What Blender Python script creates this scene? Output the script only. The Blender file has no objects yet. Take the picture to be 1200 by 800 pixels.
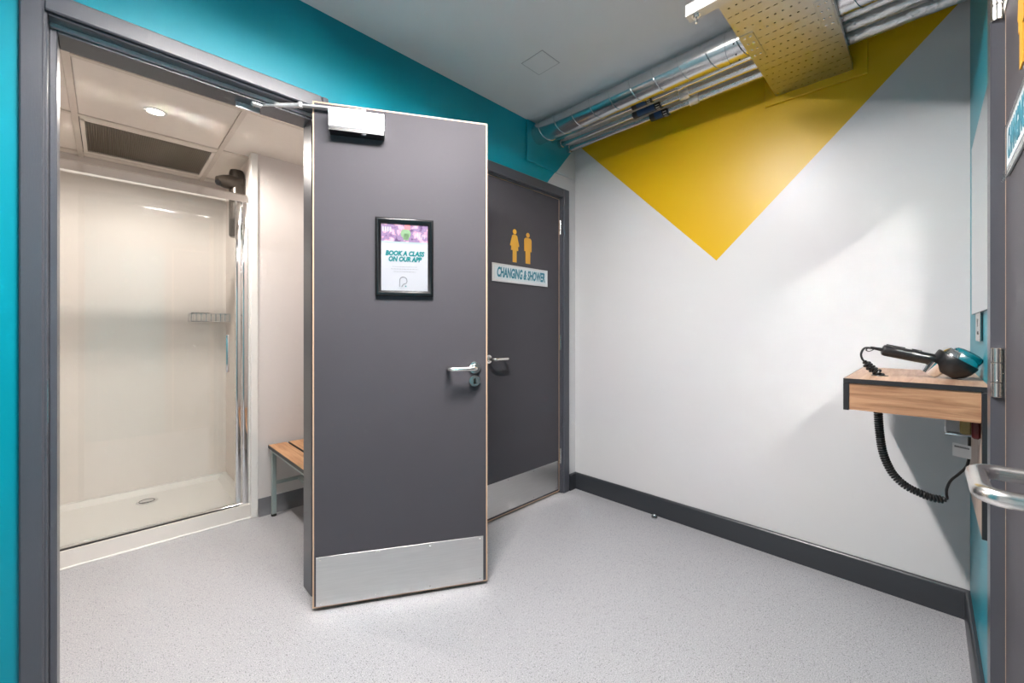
import bpy, bmesh, math, random
from mathutils import Vector, Matrix, noise

random.seed(7)
PI = math.pi
scene = bpy.context.scene
COL = scene.collection

# ------------------------------------------------------------------ camera, world, exposure
YAW = math.radians(45.4)                       # angle between the view axis and the long walls
cam_data = bpy.data.cameras.new('camera')
cam_data.sensor_fit = 'HORIZONTAL'
cam_data.sensor_width = 36.0
cam_data.lens = 481.0 / 1200.0 * 36.0
cam_data.shift_y = -13.0 / 1200.0
cam_data.clip_start = 0.02
cam = bpy.data.objects.new('camera', cam_data)
COL.objects.link(cam)
cam.location = (0, 0, 1.13)
cam.rotation_euler = (PI / 2, 0, YAW - PI / 2)
scene.camera = cam

world = bpy.data.worlds.new('world')
scene.world = world
world.use_nodes = True
world.node_tree.nodes['Background'].inputs[0].default_value = (0.6, 0.65, 0.7, 1)
world.node_tree.nodes['Background'].inputs[1].default_value = 0.05

scene.view_settings.view_transform = 'Standard'
scene.view_settings.look = 'None'
scene.view_settings.gamma = 1.0
scene.view_settings.use_curve_mapping = False
scene.view_settings.exposure = 0.0
scene.cycles.use_denoising = True
scene.cycles.max_bounces = 12
scene.cycles.diffuse_bounces = 8
scene.cycles.glossy_bounces = 6
scene.cycles.transparent_max_bounces = 16
scene.cycles.sample_clamp_indirect = 0.0
scene.cycles.blur_glossy = 0.0
scene.cycles.caustics_reflective = True

BATTEN_STRENGTH = 725.0
SPOT_POWER = 88.0

# ------------------------------------------------------------------ key dimensions (metres)
YA = 1.785      # teal wall with the two doors
YA2 = 1.935     # its far side
XB = 2.40       # white and yellow wall
YC = -0.115     # teal wall with mirror and shelf
XL = -1.70      # wall behind the camera
ZC = 2.465      # ceiling
ZC2 = 2.20      # changing room ceiling
YN = 2.862      # nib wall beside the shower
YS = 3.66       # shower back wall


# ------------------------------------------------------------------ materials
ALB = 0.68       # one paint-brightness scale for every non-metal surface; the lamps and exposure are set against it


def lin(c):
    return tuple((v / 12.92 if v <= 0.04045 else ((v + 0.055) / 1.055) ** 2.4) for v in c)


def rgb(r, g, b):
    return lin((r / 255, g / 255, b / 255))


class NT:
    def __init__(self, name):
        self.m = bpy.data.materials.new(name)
        self.m.use_nodes = True
        self.t = self.m.node_tree
        self.b = self.t.nodes['Principled BSDF']

    def n(self, kind, **kw):
        nd = self.t.nodes.new(kind)
        for k, v in kw.items():
            setattr(nd, k, v)
        return nd

    def l(self, a, b):
        self.t.links.new(a, b)

    def math(self, op, a, b=None):
        nd = self.n('ShaderNodeMath', operation=op)
        for i, v in enumerate((a, b)):
            if v is None:
                continue
            if isinstance(v, (int, float)):
                nd.inputs[i].default_value = v
            else:
                self.l(v, nd.inputs[i])
        return nd.outputs[0]

    def mix(self, fac, a, b):
        nd = self.n('ShaderNodeMix', data_type='RGBA')
        for key, v in ((0, fac), (6, a), (7, b)):
            if isinstance(v, (int, float)):
                nd.inputs[key].default_value = v
            elif isinstance(v, tuple):
                nd.inputs[key].default_value = (*v[:3], 1)
            else:
                self.l(v, nd.inputs[key])
        return nd.outputs[2]


def mat(name, col, rough=0.5, metal=0.0, var=0.05, scale=6.0, bump=0.0, bscale=120.0, spec=0.5, stretch=None, coat=0.0, rvar=0.0):
    """Principled surface with a little procedural variation and relief."""
    t = NT(name)
    co = t.n('ShaderNodeTexCoord').outputs['Object']
    mp = t.n('ShaderNodeMapping')
    t.l(co, mp.inputs[0])
    if stretch:
        mp.inputs['Scale'].default_value = stretch
    nz = t.n('ShaderNodeTexNoise')
    nz.inputs['Scale'].default_value = scale
    nz.inputs['Detail'].default_value = 4
    t.l(mp.outputs[0], nz.inputs['Vector'])
    if metal < 0.5:
        col = tuple(c * ALB for c in col)
    dark = tuple(c * (1 - var) for c in col)
    lite = tuple(min(1, c * (1 + var)) for c in col)
    t.l(t.mix(nz.outputs[0], dark, lite), t.b.inputs['Base Color'])
    t.b.inputs['Metallic'].default_value = metal
    t.b.inputs['Specular IOR Level'].default_value = spec
    t.b.inputs['Coat Weight'].default_value = coat
    if rvar:
        t.l(t.math('ADD', t.math('MULTIPLY', nz.outputs[0], rvar), rough - rvar / 2), t.b.inputs['Roughness'])
    else:
        t.b.inputs['Roughness'].default_value = rough
    if bump:
        bz = t.n('ShaderNodeTexNoise')
        bz.inputs['Scale'].default_value = bscale
        bz.inputs['Detail'].default_value = 3
        t.l(mp.outputs[0], bz.inputs['Vector'])
        bp = t.n('ShaderNodeBump')
        bp.inputs['Strength'].default_value = bump
        bp.inputs['Distance'].default_value = 0.002
        t.l(bz.outputs[0], bp.inputs['Height'])
        t.l(bp.outputs[0], t.b.inputs['Normal'])
    return t.m


WHITE_C = tuple(c * ALB for c in rgb(229, 228, 229))
TEAL_C = tuple(c * ALB for c in rgb(0, 155, 174))
YELLOW_C = tuple(c * ALB for c in rgb(238, 190, 0))


def wall_paint(name, mode):
    """Roller-finished emulsion with the painted geometric blocks: mode 'teal_white' or 'yellow_white'."""
    t = NT(name)
    pos = t.n('ShaderNodeNewGeometry').outputs['Position']
    s = t.n('ShaderNodeSeparateXYZ')
    t.l(pos, s.inputs[0])
    x, y, z = s.outputs
    if mode == 'teal_white':      # straight painted edge rising to the corner
        d = t.math('SUBTRACT', t.math('MULTIPLY', t.math('SUBTRACT', x, 2.098), 1.097), t.math('SUBTRACT', z, 2.124))
        col = t.mix(t.math('GREATER_THAN', d, 0.0), TEAL_C, WHITE_C)
    else:                         # downward pointing triangle
        d = t.math('SUBTRACT', t.math('SUBTRACT', z, 1.516), t.math('ABSOLUTE', t.math('SUBTRACT', y, 0.823)))
        col = t.mix(t.math('GREATER_THAN', d, 0.0), WHITE_C, YELLOW_C)
    nz = t.n('ShaderNodeTexNoise')
    nz.inputs['Scale'].default_value = 1.3
    nz.inputs['Detail'].default_value = 3
    t.l(pos, nz.inputs['Vector'])
    sc = t.n('ShaderNodeMix', data_type='RGBA', blend_type='MULTIPLY')
    sc.inputs[0].default_value = 0.06
    t.l(col, sc.inputs[6])
    t.l(nz.outputs[1], sc.inputs[7])
    t.l(sc.outputs[2], t.b.inputs['Base Color'])
    t.b.inputs['Roughness'].default_value = 0.36
    t.b.inputs['Specular IOR Level'].default_value = 0.3
    bz = t.n('ShaderNodeTexNoise')
    bz.inputs['Scale'].default_value = 160
    t.l(pos, bz.inputs['Vector'])
    bp = t.n('ShaderNodeBump')
    bp.inputs['Strength'].default_value = 0.12
    bp.inputs['Distance'].default_value = 0.001
    t.l(bz.outputs[0], bp.inputs['Height'])
    t.l(bp.outputs[0], t.b.inputs['Normal'])
    return t.m


def floor_vinyl():
    vin = lambda *c: tuple(v * ALB for v in rgb(*c))
    t = NT('speckled_vinyl')
    pos = t.n('ShaderNodeNewGeometry').outputs['Position']
    v1 = t.n('ShaderNodeTexNoise')
    v1.inputs['Scale'].default_value = 300
    v1.inputs['Detail'].default_value = 2
    t.l(pos, v1.inputs['Vector'])
    v2 = t.n('ShaderNodeTexVoronoi')
    v2.inputs['Scale'].default_value = 150
    t.l(pos, v2.inputs['Vector'])
    v3 = t.n('ShaderNodeTexNoise')
    v3.inputs['Scale'].default_value = 1.5
    t.l(pos, v3.inputs['Vector'])
    base = t.mix(v3.outputs[0], vin(183, 183, 186), vin(194, 194, 197))
    r1 = t.n('ShaderNodeValToRGB')
    r1.color_ramp.elements[0].position = 0.32
    r1.color_ramp.elements[1].position = 0.60
    t.l(v1.outputs[0], r1.inputs[0])
    c = t.mix(r1.outputs[0], vin(140, 140, 145), base)
    r2 = t.n('ShaderNodeValToRGB')
    r2.color_ramp.elements[0].position = 0.26
    r2.color_ramp.elements[1].position = 0.36
    t.l(v2.outputs[0], r2.inputs[0])
    sep = t.n('ShaderNodeSeparateColor')
    t.l(v2.outputs[1], sep.inputs[0])
    isdark = t.math('MULTIPLY', t.math('GREATER_THAN', sep.outputs[0], 0.72), t.math('SUBTRACT', 1.0, r2.outputs[0]))
    c = t.mix(t.math('MULTIPLY', isdark, 0.6), c, vin(74, 74, 84))
    islite = t.math('MULTIPLY', t.math('LESS_THAN', sep.outputs[0], 0.2), t.math('SUBTRACT', 1.0, r2.outputs[0]))
    c = t.mix(t.math('MULTIPLY', islite, 0.4), c, vin(222, 222, 224))
    t.l(c, t.b.inputs['Base Color'])
    t.b.inputs['Roughness'].default_value = 0.42
    bp = t.n('ShaderNodeBump')
    bp.inputs['Strength'].default_value = 0.06
    bp.inputs['Distance'].default_value = 0.001
    t.l(v1.outputs[0], bp.inputs['Height'])
    t.l(bp.outputs[0], t.b.inputs['Normal'])
    return t.m


def wood(name, axis, base=(196, 152, 116), dark=(136, 92, 62)):
    """Long soft grain running along one object axis."""
    t = NT(name)
    pos = t.n('ShaderNodeNewGeometry').outputs['Position']
    mp = t.n('ShaderNodeMapping')
    t.l(pos, mp.inputs[0])
    s = [34.0, 34.0, 34.0]
    s[axis] = 2.2
    mp.inputs['Scale'].default_value = s
    nz = t.n('ShaderNodeTexNoise')
    nz.inputs['Scale'].default_value = 1.6
    nz.inputs['Detail'].default_value = 7
    nz.inputs['Roughness'].default_value = 0.62
    nz.inputs['Distortion'].default_value = 0.6
    t.l(mp.outputs[0], nz.inputs['Vector'])
    r = t.n('ShaderNodeValToRGB')
    r.color_ramp.elements[0].position = 0.33
    r.color_ramp.elements[1].position = 0.62
    t.l(nz.outputs[0], r.inputs[0])
    t.l(t.mix(r.outputs[0], tuple(c * ALB for c in rgb(*dark)), tuple(c * ALB for c in rgb(*base))), t.b.inputs['Base Color'])
    t.b.inputs['Roughness'].default_value = 0.42
    return t.m


def clear_glass(name, tint=(0.972, 0.985, 0.98)):
    """Thin clear glazing: Fresnel mirror over a tinted see-through pane."""
    t = NT(name)
    t.t.nodes.remove(t.b)
    tr = t.n('ShaderNodeBsdfTransparent')
    tr.inputs[0].default_value = (*tint, 1)
    gl = t.n('ShaderNodeBsdfGlossy')
    gl.inputs['Roughness'].default_value = 0.01
    lw = t.n('ShaderNodeLayerWeight')
    lw.inputs[0].default_value = 0.5
    fac = t.math('ADD', t.math('MULTIPLY', t.math('POWER', lw.outputs[1], 5.0), 0.9), 0.04)
    mx = t.n('ShaderNodeMixShader')
    t.l(fac, mx.inputs[0])
    t.l(tr.outputs[0], mx.inputs[1])
    t.l(gl.outputs[0], mx.inputs[2])
    t.l(mx.outputs[0], t.t.nodes['Material Output'].inputs[0])
    return t.m


def emitter(name, col, strength):
    t = NT(name)
    t.b.inputs['Base Color'].default_value = (*col, 1)
    t.b.inputs['Emission Color'].default_value = (*col, 1)
    t.b.inputs['Emission Strength'].default_value = strength
    return t.m


def foil_mat(name, bump, rough=0.25):
    t = NT(name)
    co = t.n('ShaderNodeTexCoord').outputs['Object']
    nz = t.n('ShaderNodeTexNoise')
    nz.inputs['Scale'].default_value = 70
    nz.inputs['Detail'].default_value = 5
    t.l(co, nz.inputs['Vector'])
    t.l(t.mix(nz.outputs[0], (0.62, 0.62, 0.63), (0.86, 0.86, 0.87)), t.b.inputs['Base Color'])
    t.b.inputs['Metallic'].default_value = 1
    t.b.inputs['Roughness'].default_value = rough
    bp = t.n('ShaderNodeBump')
    bp.inputs['Strength'].default_value = bump
    bp.inputs['Distance'].default_value = 0.004
    t.l(nz.outputs[0], bp.inputs['Height'])
    t.l(bp.outputs[0], t.b.inputs['Normal'])
    return t.m


def photo_print():
    """Blurred colourful crowd scene printed at the top of the poster."""
    t = NT('poster_print')
    co = t.n('ShaderNodeTexCoord').outputs['Object']
    nz = t.n('ShaderNodeTexNoise')
    nz.inputs['Scale'].default_value = 38
    nz.inputs['Detail'].default_value = 3
    t.l(co, nz.inputs['Vector'])
    r = t.n('ShaderNodeValToRGB')
    e = r.color_ramp.elements
    e[0].position, e[0].color = 0.34, (*rgb(70, 54, 84), 1)
    e[1].position, e[1].color = 0.66, (*rgb(146, 134, 144), 1)
    for p, c in ((0.44, (112, 92, 122)), (0.50, (96, 88, 114)), (0.56, (164, 118, 136))):
        k = e.new(p)
        k.color = (*rgb(*c), 1)
    t.l(nz.outputs[0], r.inputs[0])
    t.l(r.outputs[0], t.b.inputs['Base Color'])
    t.b.inputs['Roughness'].default_value = 0.7
    t.b.inputs['Specular IOR Level'].default_value = 0.1
    return t.m


M = {}
M['wallA'] = wall_paint('teal_and_white_emulsion', 'teal_white')
M['wallB'] = wall_paint('white_and_yellow_emulsion', 'yellow_white')
M['teal'] = mat('teal_emulsion', rgb(0, 155, 174), 0.36, var=0.03, scale=1.5, bump=0.12, bscale=160)
M['white'] = mat('white_emulsion', rgb(229, 228, 229), 0.5, var=0.02, scale=1.5, bump=0.08, bscale=160)
M['ceil'] = mat('ceiling_emulsion', rgb(247, 247, 248), 0.6, var=0.02, scale=2)
M['cream'] = mat('cream_emulsion', rgb(228, 221, 218), 0.5, var=0.02, scale=1.5)
M['panel'] = mat('shower_wall_panel', rgb(244, 235, 228), 0.45, var=0.02, scale=1.5, spec=0.3)
M['tile'] = mat('ceiling_tile_white', rgb(252, 244, 235), 0.75, var=0.03, scale=30)
M['bar'] = mat('ceiling_bar_white', rgb(232, 222, 212), 0.6, var=0.02)
M['floor'] = floor_vinyl()
M['seam'] = mat('weld_rod', rgb(176, 176, 179), 0.4)
M['door'] = mat('charcoal_laminate', rgb(85, 83, 88), 0.52, var=0.06, scale=3, bump=0.02, bscale=300, rvar=0.14, spec=0.1)
M['frame'] = mat('graphite_gloss_paint', rgb(82, 84, 92), 0.3, var=0.06, scale=5, bump=0.12, bscale=60, stretch=(8, 8, 0.6))
M['skirt'] = mat('slate_gloss_paint', rgb(52, 55, 60), 0.32, var=0.05, scale=5)
M['lip'] = mat('maple_lipping', rgb(222, 186, 156), 0.5, var=0.08, scale=20)
M['steel'] = mat('brushed_stainless_plate', (0.63, 0.62, 0.61), 0.36, 1.0, var=0.10, scale=8, bump=0.05, bscale=40, stretch=(1, 1, 20), rvar=0.12)
M['satin'] = mat('satin_stainless', (0.72, 0.70, 0.67), 0.24, 1.0, var=0.05, scale=30)
M['chrome'] = mat('polished_chrome', (0.80, 0.81, 0.82), 0.07, 1.0, var=0.02)
M['alu'] = mat('silver_painted_cover', rgb(205, 206, 208), 0.33, 0.55, var=0.02)
M['galv'] = mat('galvanised_steel', (0.52, 0.52, 0.51), 0.34, 1.0, var=0.12, scale=25, rvar=0.12)
M['duct'] = mat('spiral_duct_steel', (0.66, 0.67, 0.68), 0.22, 1.0, var=0.08, scale=18, rvar=0.1)
M['foil'] = foil_mat('aluminium_foil_smooth', 0.35)
M['foilc'] = foil_mat('aluminium_foil_crumpled', 1.0, 0.3)
M['pipe'] = mat('plated_pipe', (0.78, 0.76, 0.72), 0.18, 1.0, var=0.05)
M['black'] = mat('black_plastic', rgb(24, 24, 26), 0.34, var=0.05)
M['rubber'] = mat('black_rubber', rgb(20, 20, 20), 0.6, var=0.05)
M['edge'] = mat('black_edge_band', rgb(34, 34, 37), 0.45, var=0.05)
M['tealp'] = mat('teal_plastic', rgb(0, 112, 124), 0.25, var=0.05)
M['woodY'] = wood('oak_grain_across', 1)
M['woodX'] = wood('oak_grain_along', 0, (208, 174, 147), (165, 124, 96))
M['woodZ'] = wood('oak_grain_upright', 2, (205, 180, 160), (170, 142, 120))
M['benchw'] = wood('bench_slat_grain', 1, (214, 166, 122), (170, 120, 80))
M['benchs'] = mat('silver_powder_coat', rgb(176, 190, 188), 0.35, 0.35, var=0.04)
M['glass'] = clear_glass('shower_glass')
M['acrylic'] = clear_glass('clear_acrylic', (0.97, 0.98, 0.98))
M['tray'] = mat('white_stone_resin', rgb(240, 236, 230), 0.2, var=0.01)
M['bead'] = mat('white_sealant', rgb(246, 244, 240), 0.35, var=0.01)
M['seal'] = mat('dark_rubber_seal', rgb(40, 40, 42), 0.5)
M['vinylup'] = mat('grey_vinyl_upstand', rgb(120, 120, 124), 0.45, var=0.12, scale=200)
M['grille'] = mat('bronze_grille', rgb(122, 112, 98), 0.45, 0.2, var=0.05)
M['void'] = mat('dark_void', rgb(52, 48, 42), 0.8)
M['head'] = mat('pewter_plastic', rgb(70, 63, 56), 0.3, 0.4, var=0.05)
M['mirror'] = mat('silvered_mirror', (0.76, 0.80, 0.79), 0.01, 1.0, var=0.0)
M['mirroredge'] = mat('mirror_edge_green', rgb(52, 74, 74), 0.2)
M['paper'] = mat('white_paper', rgb(168, 171, 178), 0.7, var=0.01, spec=0.1)
M['print'] = photo_print()
M['tagpaper'] = mat('white_tag_paper', rgb(246, 246, 247), 0.6, var=0.01)
M['ink_teal'] = mat('teal_ink', rgb(10, 112, 116), 0.7, spec=0.1)
M['sign_teal'] = mat('sign_teal_ink', rgb(40, 130, 152), 0.5)
M['ink_grey'] = mat('grey_ink', rgb(128, 130, 135), 0.7)
M['ink_dark'] = mat('dark_ink', rgb(84, 86, 92), 0.5)
M['ink_green'] = mat('green_print', rgb(104, 140, 100), 0.5, var=0.3, scale=60)
M['ink_red'] = mat('coral_print', rgb(176, 100, 108), 0.5, var=0.2, scale=60)
M['signbg'] = mat('pale_blue_sign_face', rgb(226, 236, 241), 0.3, var=0.01)
M['amber'] = mat('amber_vinyl', rgb(240, 176, 62), 0.4, var=0.02)
M['frameb'] = mat('black_gloss_moulding', rgb(20, 20, 22), 0.22, var=0.04)
M['blue'] = mat('blue_label', rgb(0, 62, 110), 0.4, var=0.15, scale=90)
M['whiteplastic'] = mat('white_plastic', rgb(232, 232, 230), 0.35, var=0.01)
M['greyplastic'] = mat('grey_plastic', rgb(176, 178, 180), 0.3, var=0.02)
M['brass'] = mat('yellow_plug', rgb(172, 148, 84), 0.4, var=0.05)
M['red'] = mat('dark_red_plug', rgb(96, 18, 22), 0.4, var=0.05)
M['diff'] = emitter('batten_diffuser', (1.0, 0.955, 0.93), BATTEN_STRENGTH)
M['lamp'] = emitter('downlight_lens', (1.0, 0.88, 0.72), 40.0)


# ------------------------------------------------------------------ mesh helpers
class MB:
    def __init__(self):
        self.v, self.f, self.mi = [], [], []
        self.cur = 0

    def add(self, vs, fs):
        o = len(self.v)
        self.v += [Vector(p) for p in vs]
        self.f += [[i + o for i in f] for f in fs]
        self.mi += [self.cur] * len(fs)
        return self

    def box(self, x0, x1, y0, y1, z0, z1, bevel=0.0, seg=1):
        x0, x1 = min(x0, x1), max(x0, x1)
        y0, y1 = min(y0, y1), max(y0, y1)
        z0, z1 = min(z0, z1), max(z0, z1)
        if bevel <= 0:
            vs = [(x, y, z) for z in (z0, z1) for y in (y0, y1) for x in (x0, x1)]
            return self.add(vs, [[0, 2, 3, 1], [4, 5, 7, 6], [0, 1, 5, 4], [2, 6, 7, 3], [0, 4, 6, 2], [1, 3, 7, 5]])
        bm = bmesh.new()
        bmesh.ops.create_cube(bm, size=1.0)
        for w in bm.verts:
            w.co = Vector(((x0 + x1) / 2 + w.co.x * (x1 - x0), (y0 + y1) / 2 + w.co.y * (y1 - y0), (z0 + z1) / 2 + w.co.z * (z1 - z0)))
        bv = min(bevel, 0.45 * min(x1 - x0, y1 - y0, z1 - z0))
        bmesh.ops.bevel(bm, geom=bm.edges[:], offset=bv, segments=seg, affect='EDGES', profile=0.5)
        bm.verts.index_update()
        self.add([w.co.copy() for w in bm.verts], [[w.index for w in f.verts] for f in bm.faces])
        bm.free()
        return self

    def lathe(self, p, axis, prof, n=24, cap=True):
        """prof = [(distance along axis, radius)...]"""
        a = Vector(axis).normalized()
        s = a.orthogonal().normalized()
        t = a.cross(s)
        p = Vector(p)
        vs, fs = [], []
        for (d, r) in prof:
            for k in range(n):
                q = 2 * PI * k / n
                vs.append(p + a * d + (s * math.cos(q) + t * math.sin(q)) * r)
        for i in range(len(prof) - 1):
            for k in range(n):
                k2 = (k + 1) % n
                fs.append([i * n + k, i * n + k2, (i + 1) * n + k2, (i + 1) * n + k])
        if cap:
            fs.append(list(range(n))[::-1])
            fs.append([(len(prof) - 1) * n + k for k in range(n)])
        return self.add(vs, fs)

    def cyl(self, p0, p1, r, n=20, r2=None):
        p0, p1 = Vector(p0), Vector(p1)
        d = p1 - p0
        return self.lathe(p0, d, [(0, r), (d.length, r if r2 is None else r2)], n)

    def tube(self, pts, r, n=10, closed=False, radii=None):
        pts = [Vector(p) for p in pts]
        N = len(pts)
        tang = []
        for i in range(N):
            a = pts[(i - 1) % N] if (closed or i > 0) else pts[i]
            b = pts[(i + 1) % N] if (closed or i < N - 1) else pts[i]
            tang.append((b - a).normalized())
        nrm = tang[0].orthogonal().normalized()
        vs, fs = [], []
        for i in range(N):
            nrm = (nrm - tang[i] * nrm.dot(tang[i]))
            nrm = nrm.normalized() if nrm.length > 1e-6 else tang[i].orthogonal().normalized()
            bi = tang[i].cross(nrm)
            rr = radii[i] if radii else r
            for k in range(n):
                q = 2 * PI * k / n
                vs.append(pts[i] + (nrm * math.cos(q) + bi * math.sin(q)) * rr)
        R = N if closed else N - 1
        for i in range(R):
            j = (i + 1) % N
            for k in range(n):
                k2 = (k + 1) % n
                fs.append([i * n + k, i * n + k2, j * n + k2, j * n + k])
        if not closed:
            fs.append(list(range(n))[::-1])
            fs.append([(N - 1) * n + k for k in range(n)])
        return self.add(vs, fs)

    def prism(self, poly, ax, a0, a1):
        """poly in the two remaining axes (cyclic order), extruded along axis ax from a0 to a1."""
        n = len(poly)

        def P(u, v, a):
            return [(a, u, v), (v, a, u), (u, v, a)][ax]
        vs = [P(u, v, a0) for u, v in poly] + [P(u, v, a1) for u, v in poly]
        fs = [list(range(n))[::-1], list(range(n, 2 * n))]
        for i in range(n):
            j = (i + 1) % n
            fs.append([i, j, j + n, i + n])
        return self.add(vs, fs)

    def xf(self, m):
        self.v = [m @ p for p in self.v]
        return self


WM = {}


def link(o, parent):
    COL.objects.link(o)
    if parent:
        o.parent = parent


def obj(name, mb, material, parent=None, smooth=35, kind=None, label=None, cat=None, group=None):
    """One mesh object from an MB in world coordinates."""
    root = parent
    base = WM.get(parent, Matrix()) if parent else Matrix()
    inv = base.inverted()
    me = bpy.data.meshes.new(name)
    me.from_pydata([tuple(inv @ p) for p in mb.v], [], mb.f)
    bm = bmesh.new()
    bm.from_mesh(me)
    bmesh.ops.recalc_face_normals(bm, faces=bm.faces[:])
    bm.to_mesh(me)
    bm.free()
    mats = material if isinstance(material, (list, tuple)) else [material]
    for m_ in mats:
        me.materials.append(m_)
    if len(mats) > 1:
        me.polygons.foreach_set('material_index', mb.mi)
    if smooth:
        me.polygons.foreach_set('use_smooth', [True] * len(me.polygons))
        me.set_sharp_from_angle(angle=math.radians(smooth))
    o = bpy.data.objects.new(name, me)
    link(o, root)
    WM[o] = base
    tag(o, label, cat, group, kind)
    return o


def tag(o, label=None, cat=None, group=None, kind=None):
    for k, v in (('label', label), ('category', cat), ('group', group), ('kind', kind)):
        if v:
            o[k] = v


def thing(name, loc, label=None, cat=None, group=None, kind=None):
    o = bpy.data.objects.new(name, None)
    o.empty_display_size = 0.05
    COL.objects.link(o)
    o.location = loc
    WM[o] = Matrix.Translation(Vector(loc))
    tag(o, label, cat, group, kind)
    return o


def bx(*a, **k):
    return MB().box(*a, **k)


def text(name, body, material, parent, m, size, depth=0.0006, shear=0.0, bold=0.0, sx=1.0, align='CENTER', spacing=1.0, fit=None):
    """Raised lettering as a real mesh; m maps the text plane (x right, y up) into the world."""
    cu = bpy.data.curves.new(name, 'FONT')
    cu.body = body
    cu.size = size
    cu.shear = shear
    cu.offset = bold
    cu.extrude = depth
    cu.align_x = align
    cu.align_y = 'CENTER'
    cu.space_character = spacing
    cu.resolution_u = 3
    tmp = bpy.data.objects.new(name + '_tmp', cu)
    COL.objects.link(tmp)
    dg = bpy.context.evaluated_depsgraph_get()
    me = bpy.data.meshes.new_from_object(tmp.evaluated_get(dg))
    bpy.data.objects.remove(tmp)
    if fit:
        xs = [w.co.x for w in me.vertices]
        sx = fit / (max(xs) - min(xs))
    base = WM[parent]
    me.transform(base.inverted() @ m @ Matrix.Diagonal((sx, 1, 1, 1)))
    me.materials.clear()
    me.materials.append(material)
    o = bpy.data.objects.new(name, me)
    link(o, parent)
    WM[o] = base
    return o


def frame_matrix(org, ux, uy):
    """local x = right as seen, y = into the surface, z = up"""
    ux, uy = Vector(ux), Vector(uy)
    uz = Vector((0, 0, 1))
    m = Matrix((ux, uy, uz)).transposed().to_4x4()
    m.translation = Vector(org)
    return m


# text plane: x right, y up, z towards the viewer
def textm(fm, x, y, z):
    return fm @ Matrix(((1, 0, 0, x), (0, 0, -1, y), (0, 1, 0, z), (0, 0, 0, 1)))


# ------------------------------------------------------------------ the rooms
fl = obj('floor', bx(XL, XB, YC, YA2, -0.08, 0).box(-0.75, 1.3, YA2, YS, -0.08, 0), M['floor'], kind='structure')
obj('seam', bx(0.4335, 0.4365, YC + 0.02, 1.76, -0.001, 0.0006), M['seam'], fl)
ce = obj('ceiling_1', bx(XL, XB, YC, YA, ZC, ZC + 0.06), M['ceil'], kind='structure')
# access hatch, a panel with grey strips painting the shadow gap round it
obj('hatch', bx(1.478, 1.604, 1.294, 1.426, ZC - 0.0022, ZC + 0.01, bevel=0.0008), M['ceil'], ce)

hj = MB()
for a_ in ((1.474, 1.478, 1.290, 1.430), (1.604, 1.608, 1.290, 1.430), (1.478, 1.604, 1.290, 1.294), (1.478, 1.604, 1.426, 1.430)):
    hj.box(*a_, ZC - 0.0006, ZC + 0.004)
obj('hatch_gap_shade', hj, M['seam'], ce)

# teal wall with two openings (door one X -0.135..0.617, door two X 1.455..2.255)
D1L, D1R, D2L, D2R, DH = -0.135, 0.644, 1.468, 2.258, 2.055
wA = MB()
for x0, x1, z0, z1 in ((XL, D1L, 0, ZC), (D1L, D1R, DH, ZC), (D1R, D2L, 0, ZC), (D2L, D2R, DH, ZC), (D2R, XB, 0, ZC)):
    wA.box(x0, x1, YA, YA2, z0, z1)
wall_a = obj('wall_left', wA, M['wallA'], kind='structure', smooth=0)
obj('patch_panel', bx(1.885, 2.36, YA - 0.012, YA, 2.203, ZC - 0.002, bevel=0.003), M['wallA'], wall_a)
wall_b = obj('wall_back', bx(XB, XB + 0.1, YC - 0.1, YA2, 0, ZC), M['wallB'], kind='structure', smooth=0)
obj('patch_panel', bx(XB - 0.012, XB, 0.187, 0.587, 2.266, ZC - 0.002, bevel=0.003), M['wallB'], wall_b)
# teal wall on the camera's side, opening for the third door
D3N, D3F = 0.50, 1.472
wC = MB()
for x0, x1, z0, z1 in ((XL, D3N, 0, ZC), (D3N, D3F, DH, ZC), (D3F, XB, 0, ZC)):
    wC.box(x0, x1, YC - 0.1, YC, z0, z1)
obj('wall_right', wC, M['teal'], kind='structure', smooth=0)
obj('wall_front', bx(XL - 0.1, XL, YC - 0.1, YA2, 0, ZC), M['white'], kind='structure', smooth=0)

# changing room behind the first door
wF = MB().box(-0.75, D1L, YA2, YA2 + 0.006, 0, ZC2).box(D1L, D1R, YA2, YA2 + 0.006, DH, ZC2).box(D1R, 1.3, YA2, YA2 + 0.006, 0, ZC2)
obj('wall_changing_front', wF, M['cream'], kind='structure', smooth=0)
obj('wall_changing_left', bx(-0.85, -0.75, YA2, YS + 0.1, 0, ZC2 + 0.05), M['panel'], kind='structure', smooth=0)
obj('wall_changing_right', bx(1.3, 1.4, YA2, YN + 0.1, 0, ZC2 + 0.05), M['cream'], kind='structure', smooth=0)
obj('wall_shower_back', bx(-0.75, 0.63, YS, YS + 0.1, 0, ZC2 + 0.05), M['panel'], kind='structure', smooth=0)
obj('wall_shower_side', bx(0.628, 0.64, YN + 0.055, YS, 0, ZC2), M['panel'], kind='structure', smooth=0)
obj('wall_nib', bx(0.64, 1.3, YN, YS, 0, ZC2 + 0.05), M['cream'], kind='structure', smooth=0)
obj('trim_1', bx(0.615, 0.652, YN - 0.006, YN + 0.05, 0, ZC2, bevel=0.003), M['bead'], kind='structure')

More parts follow.
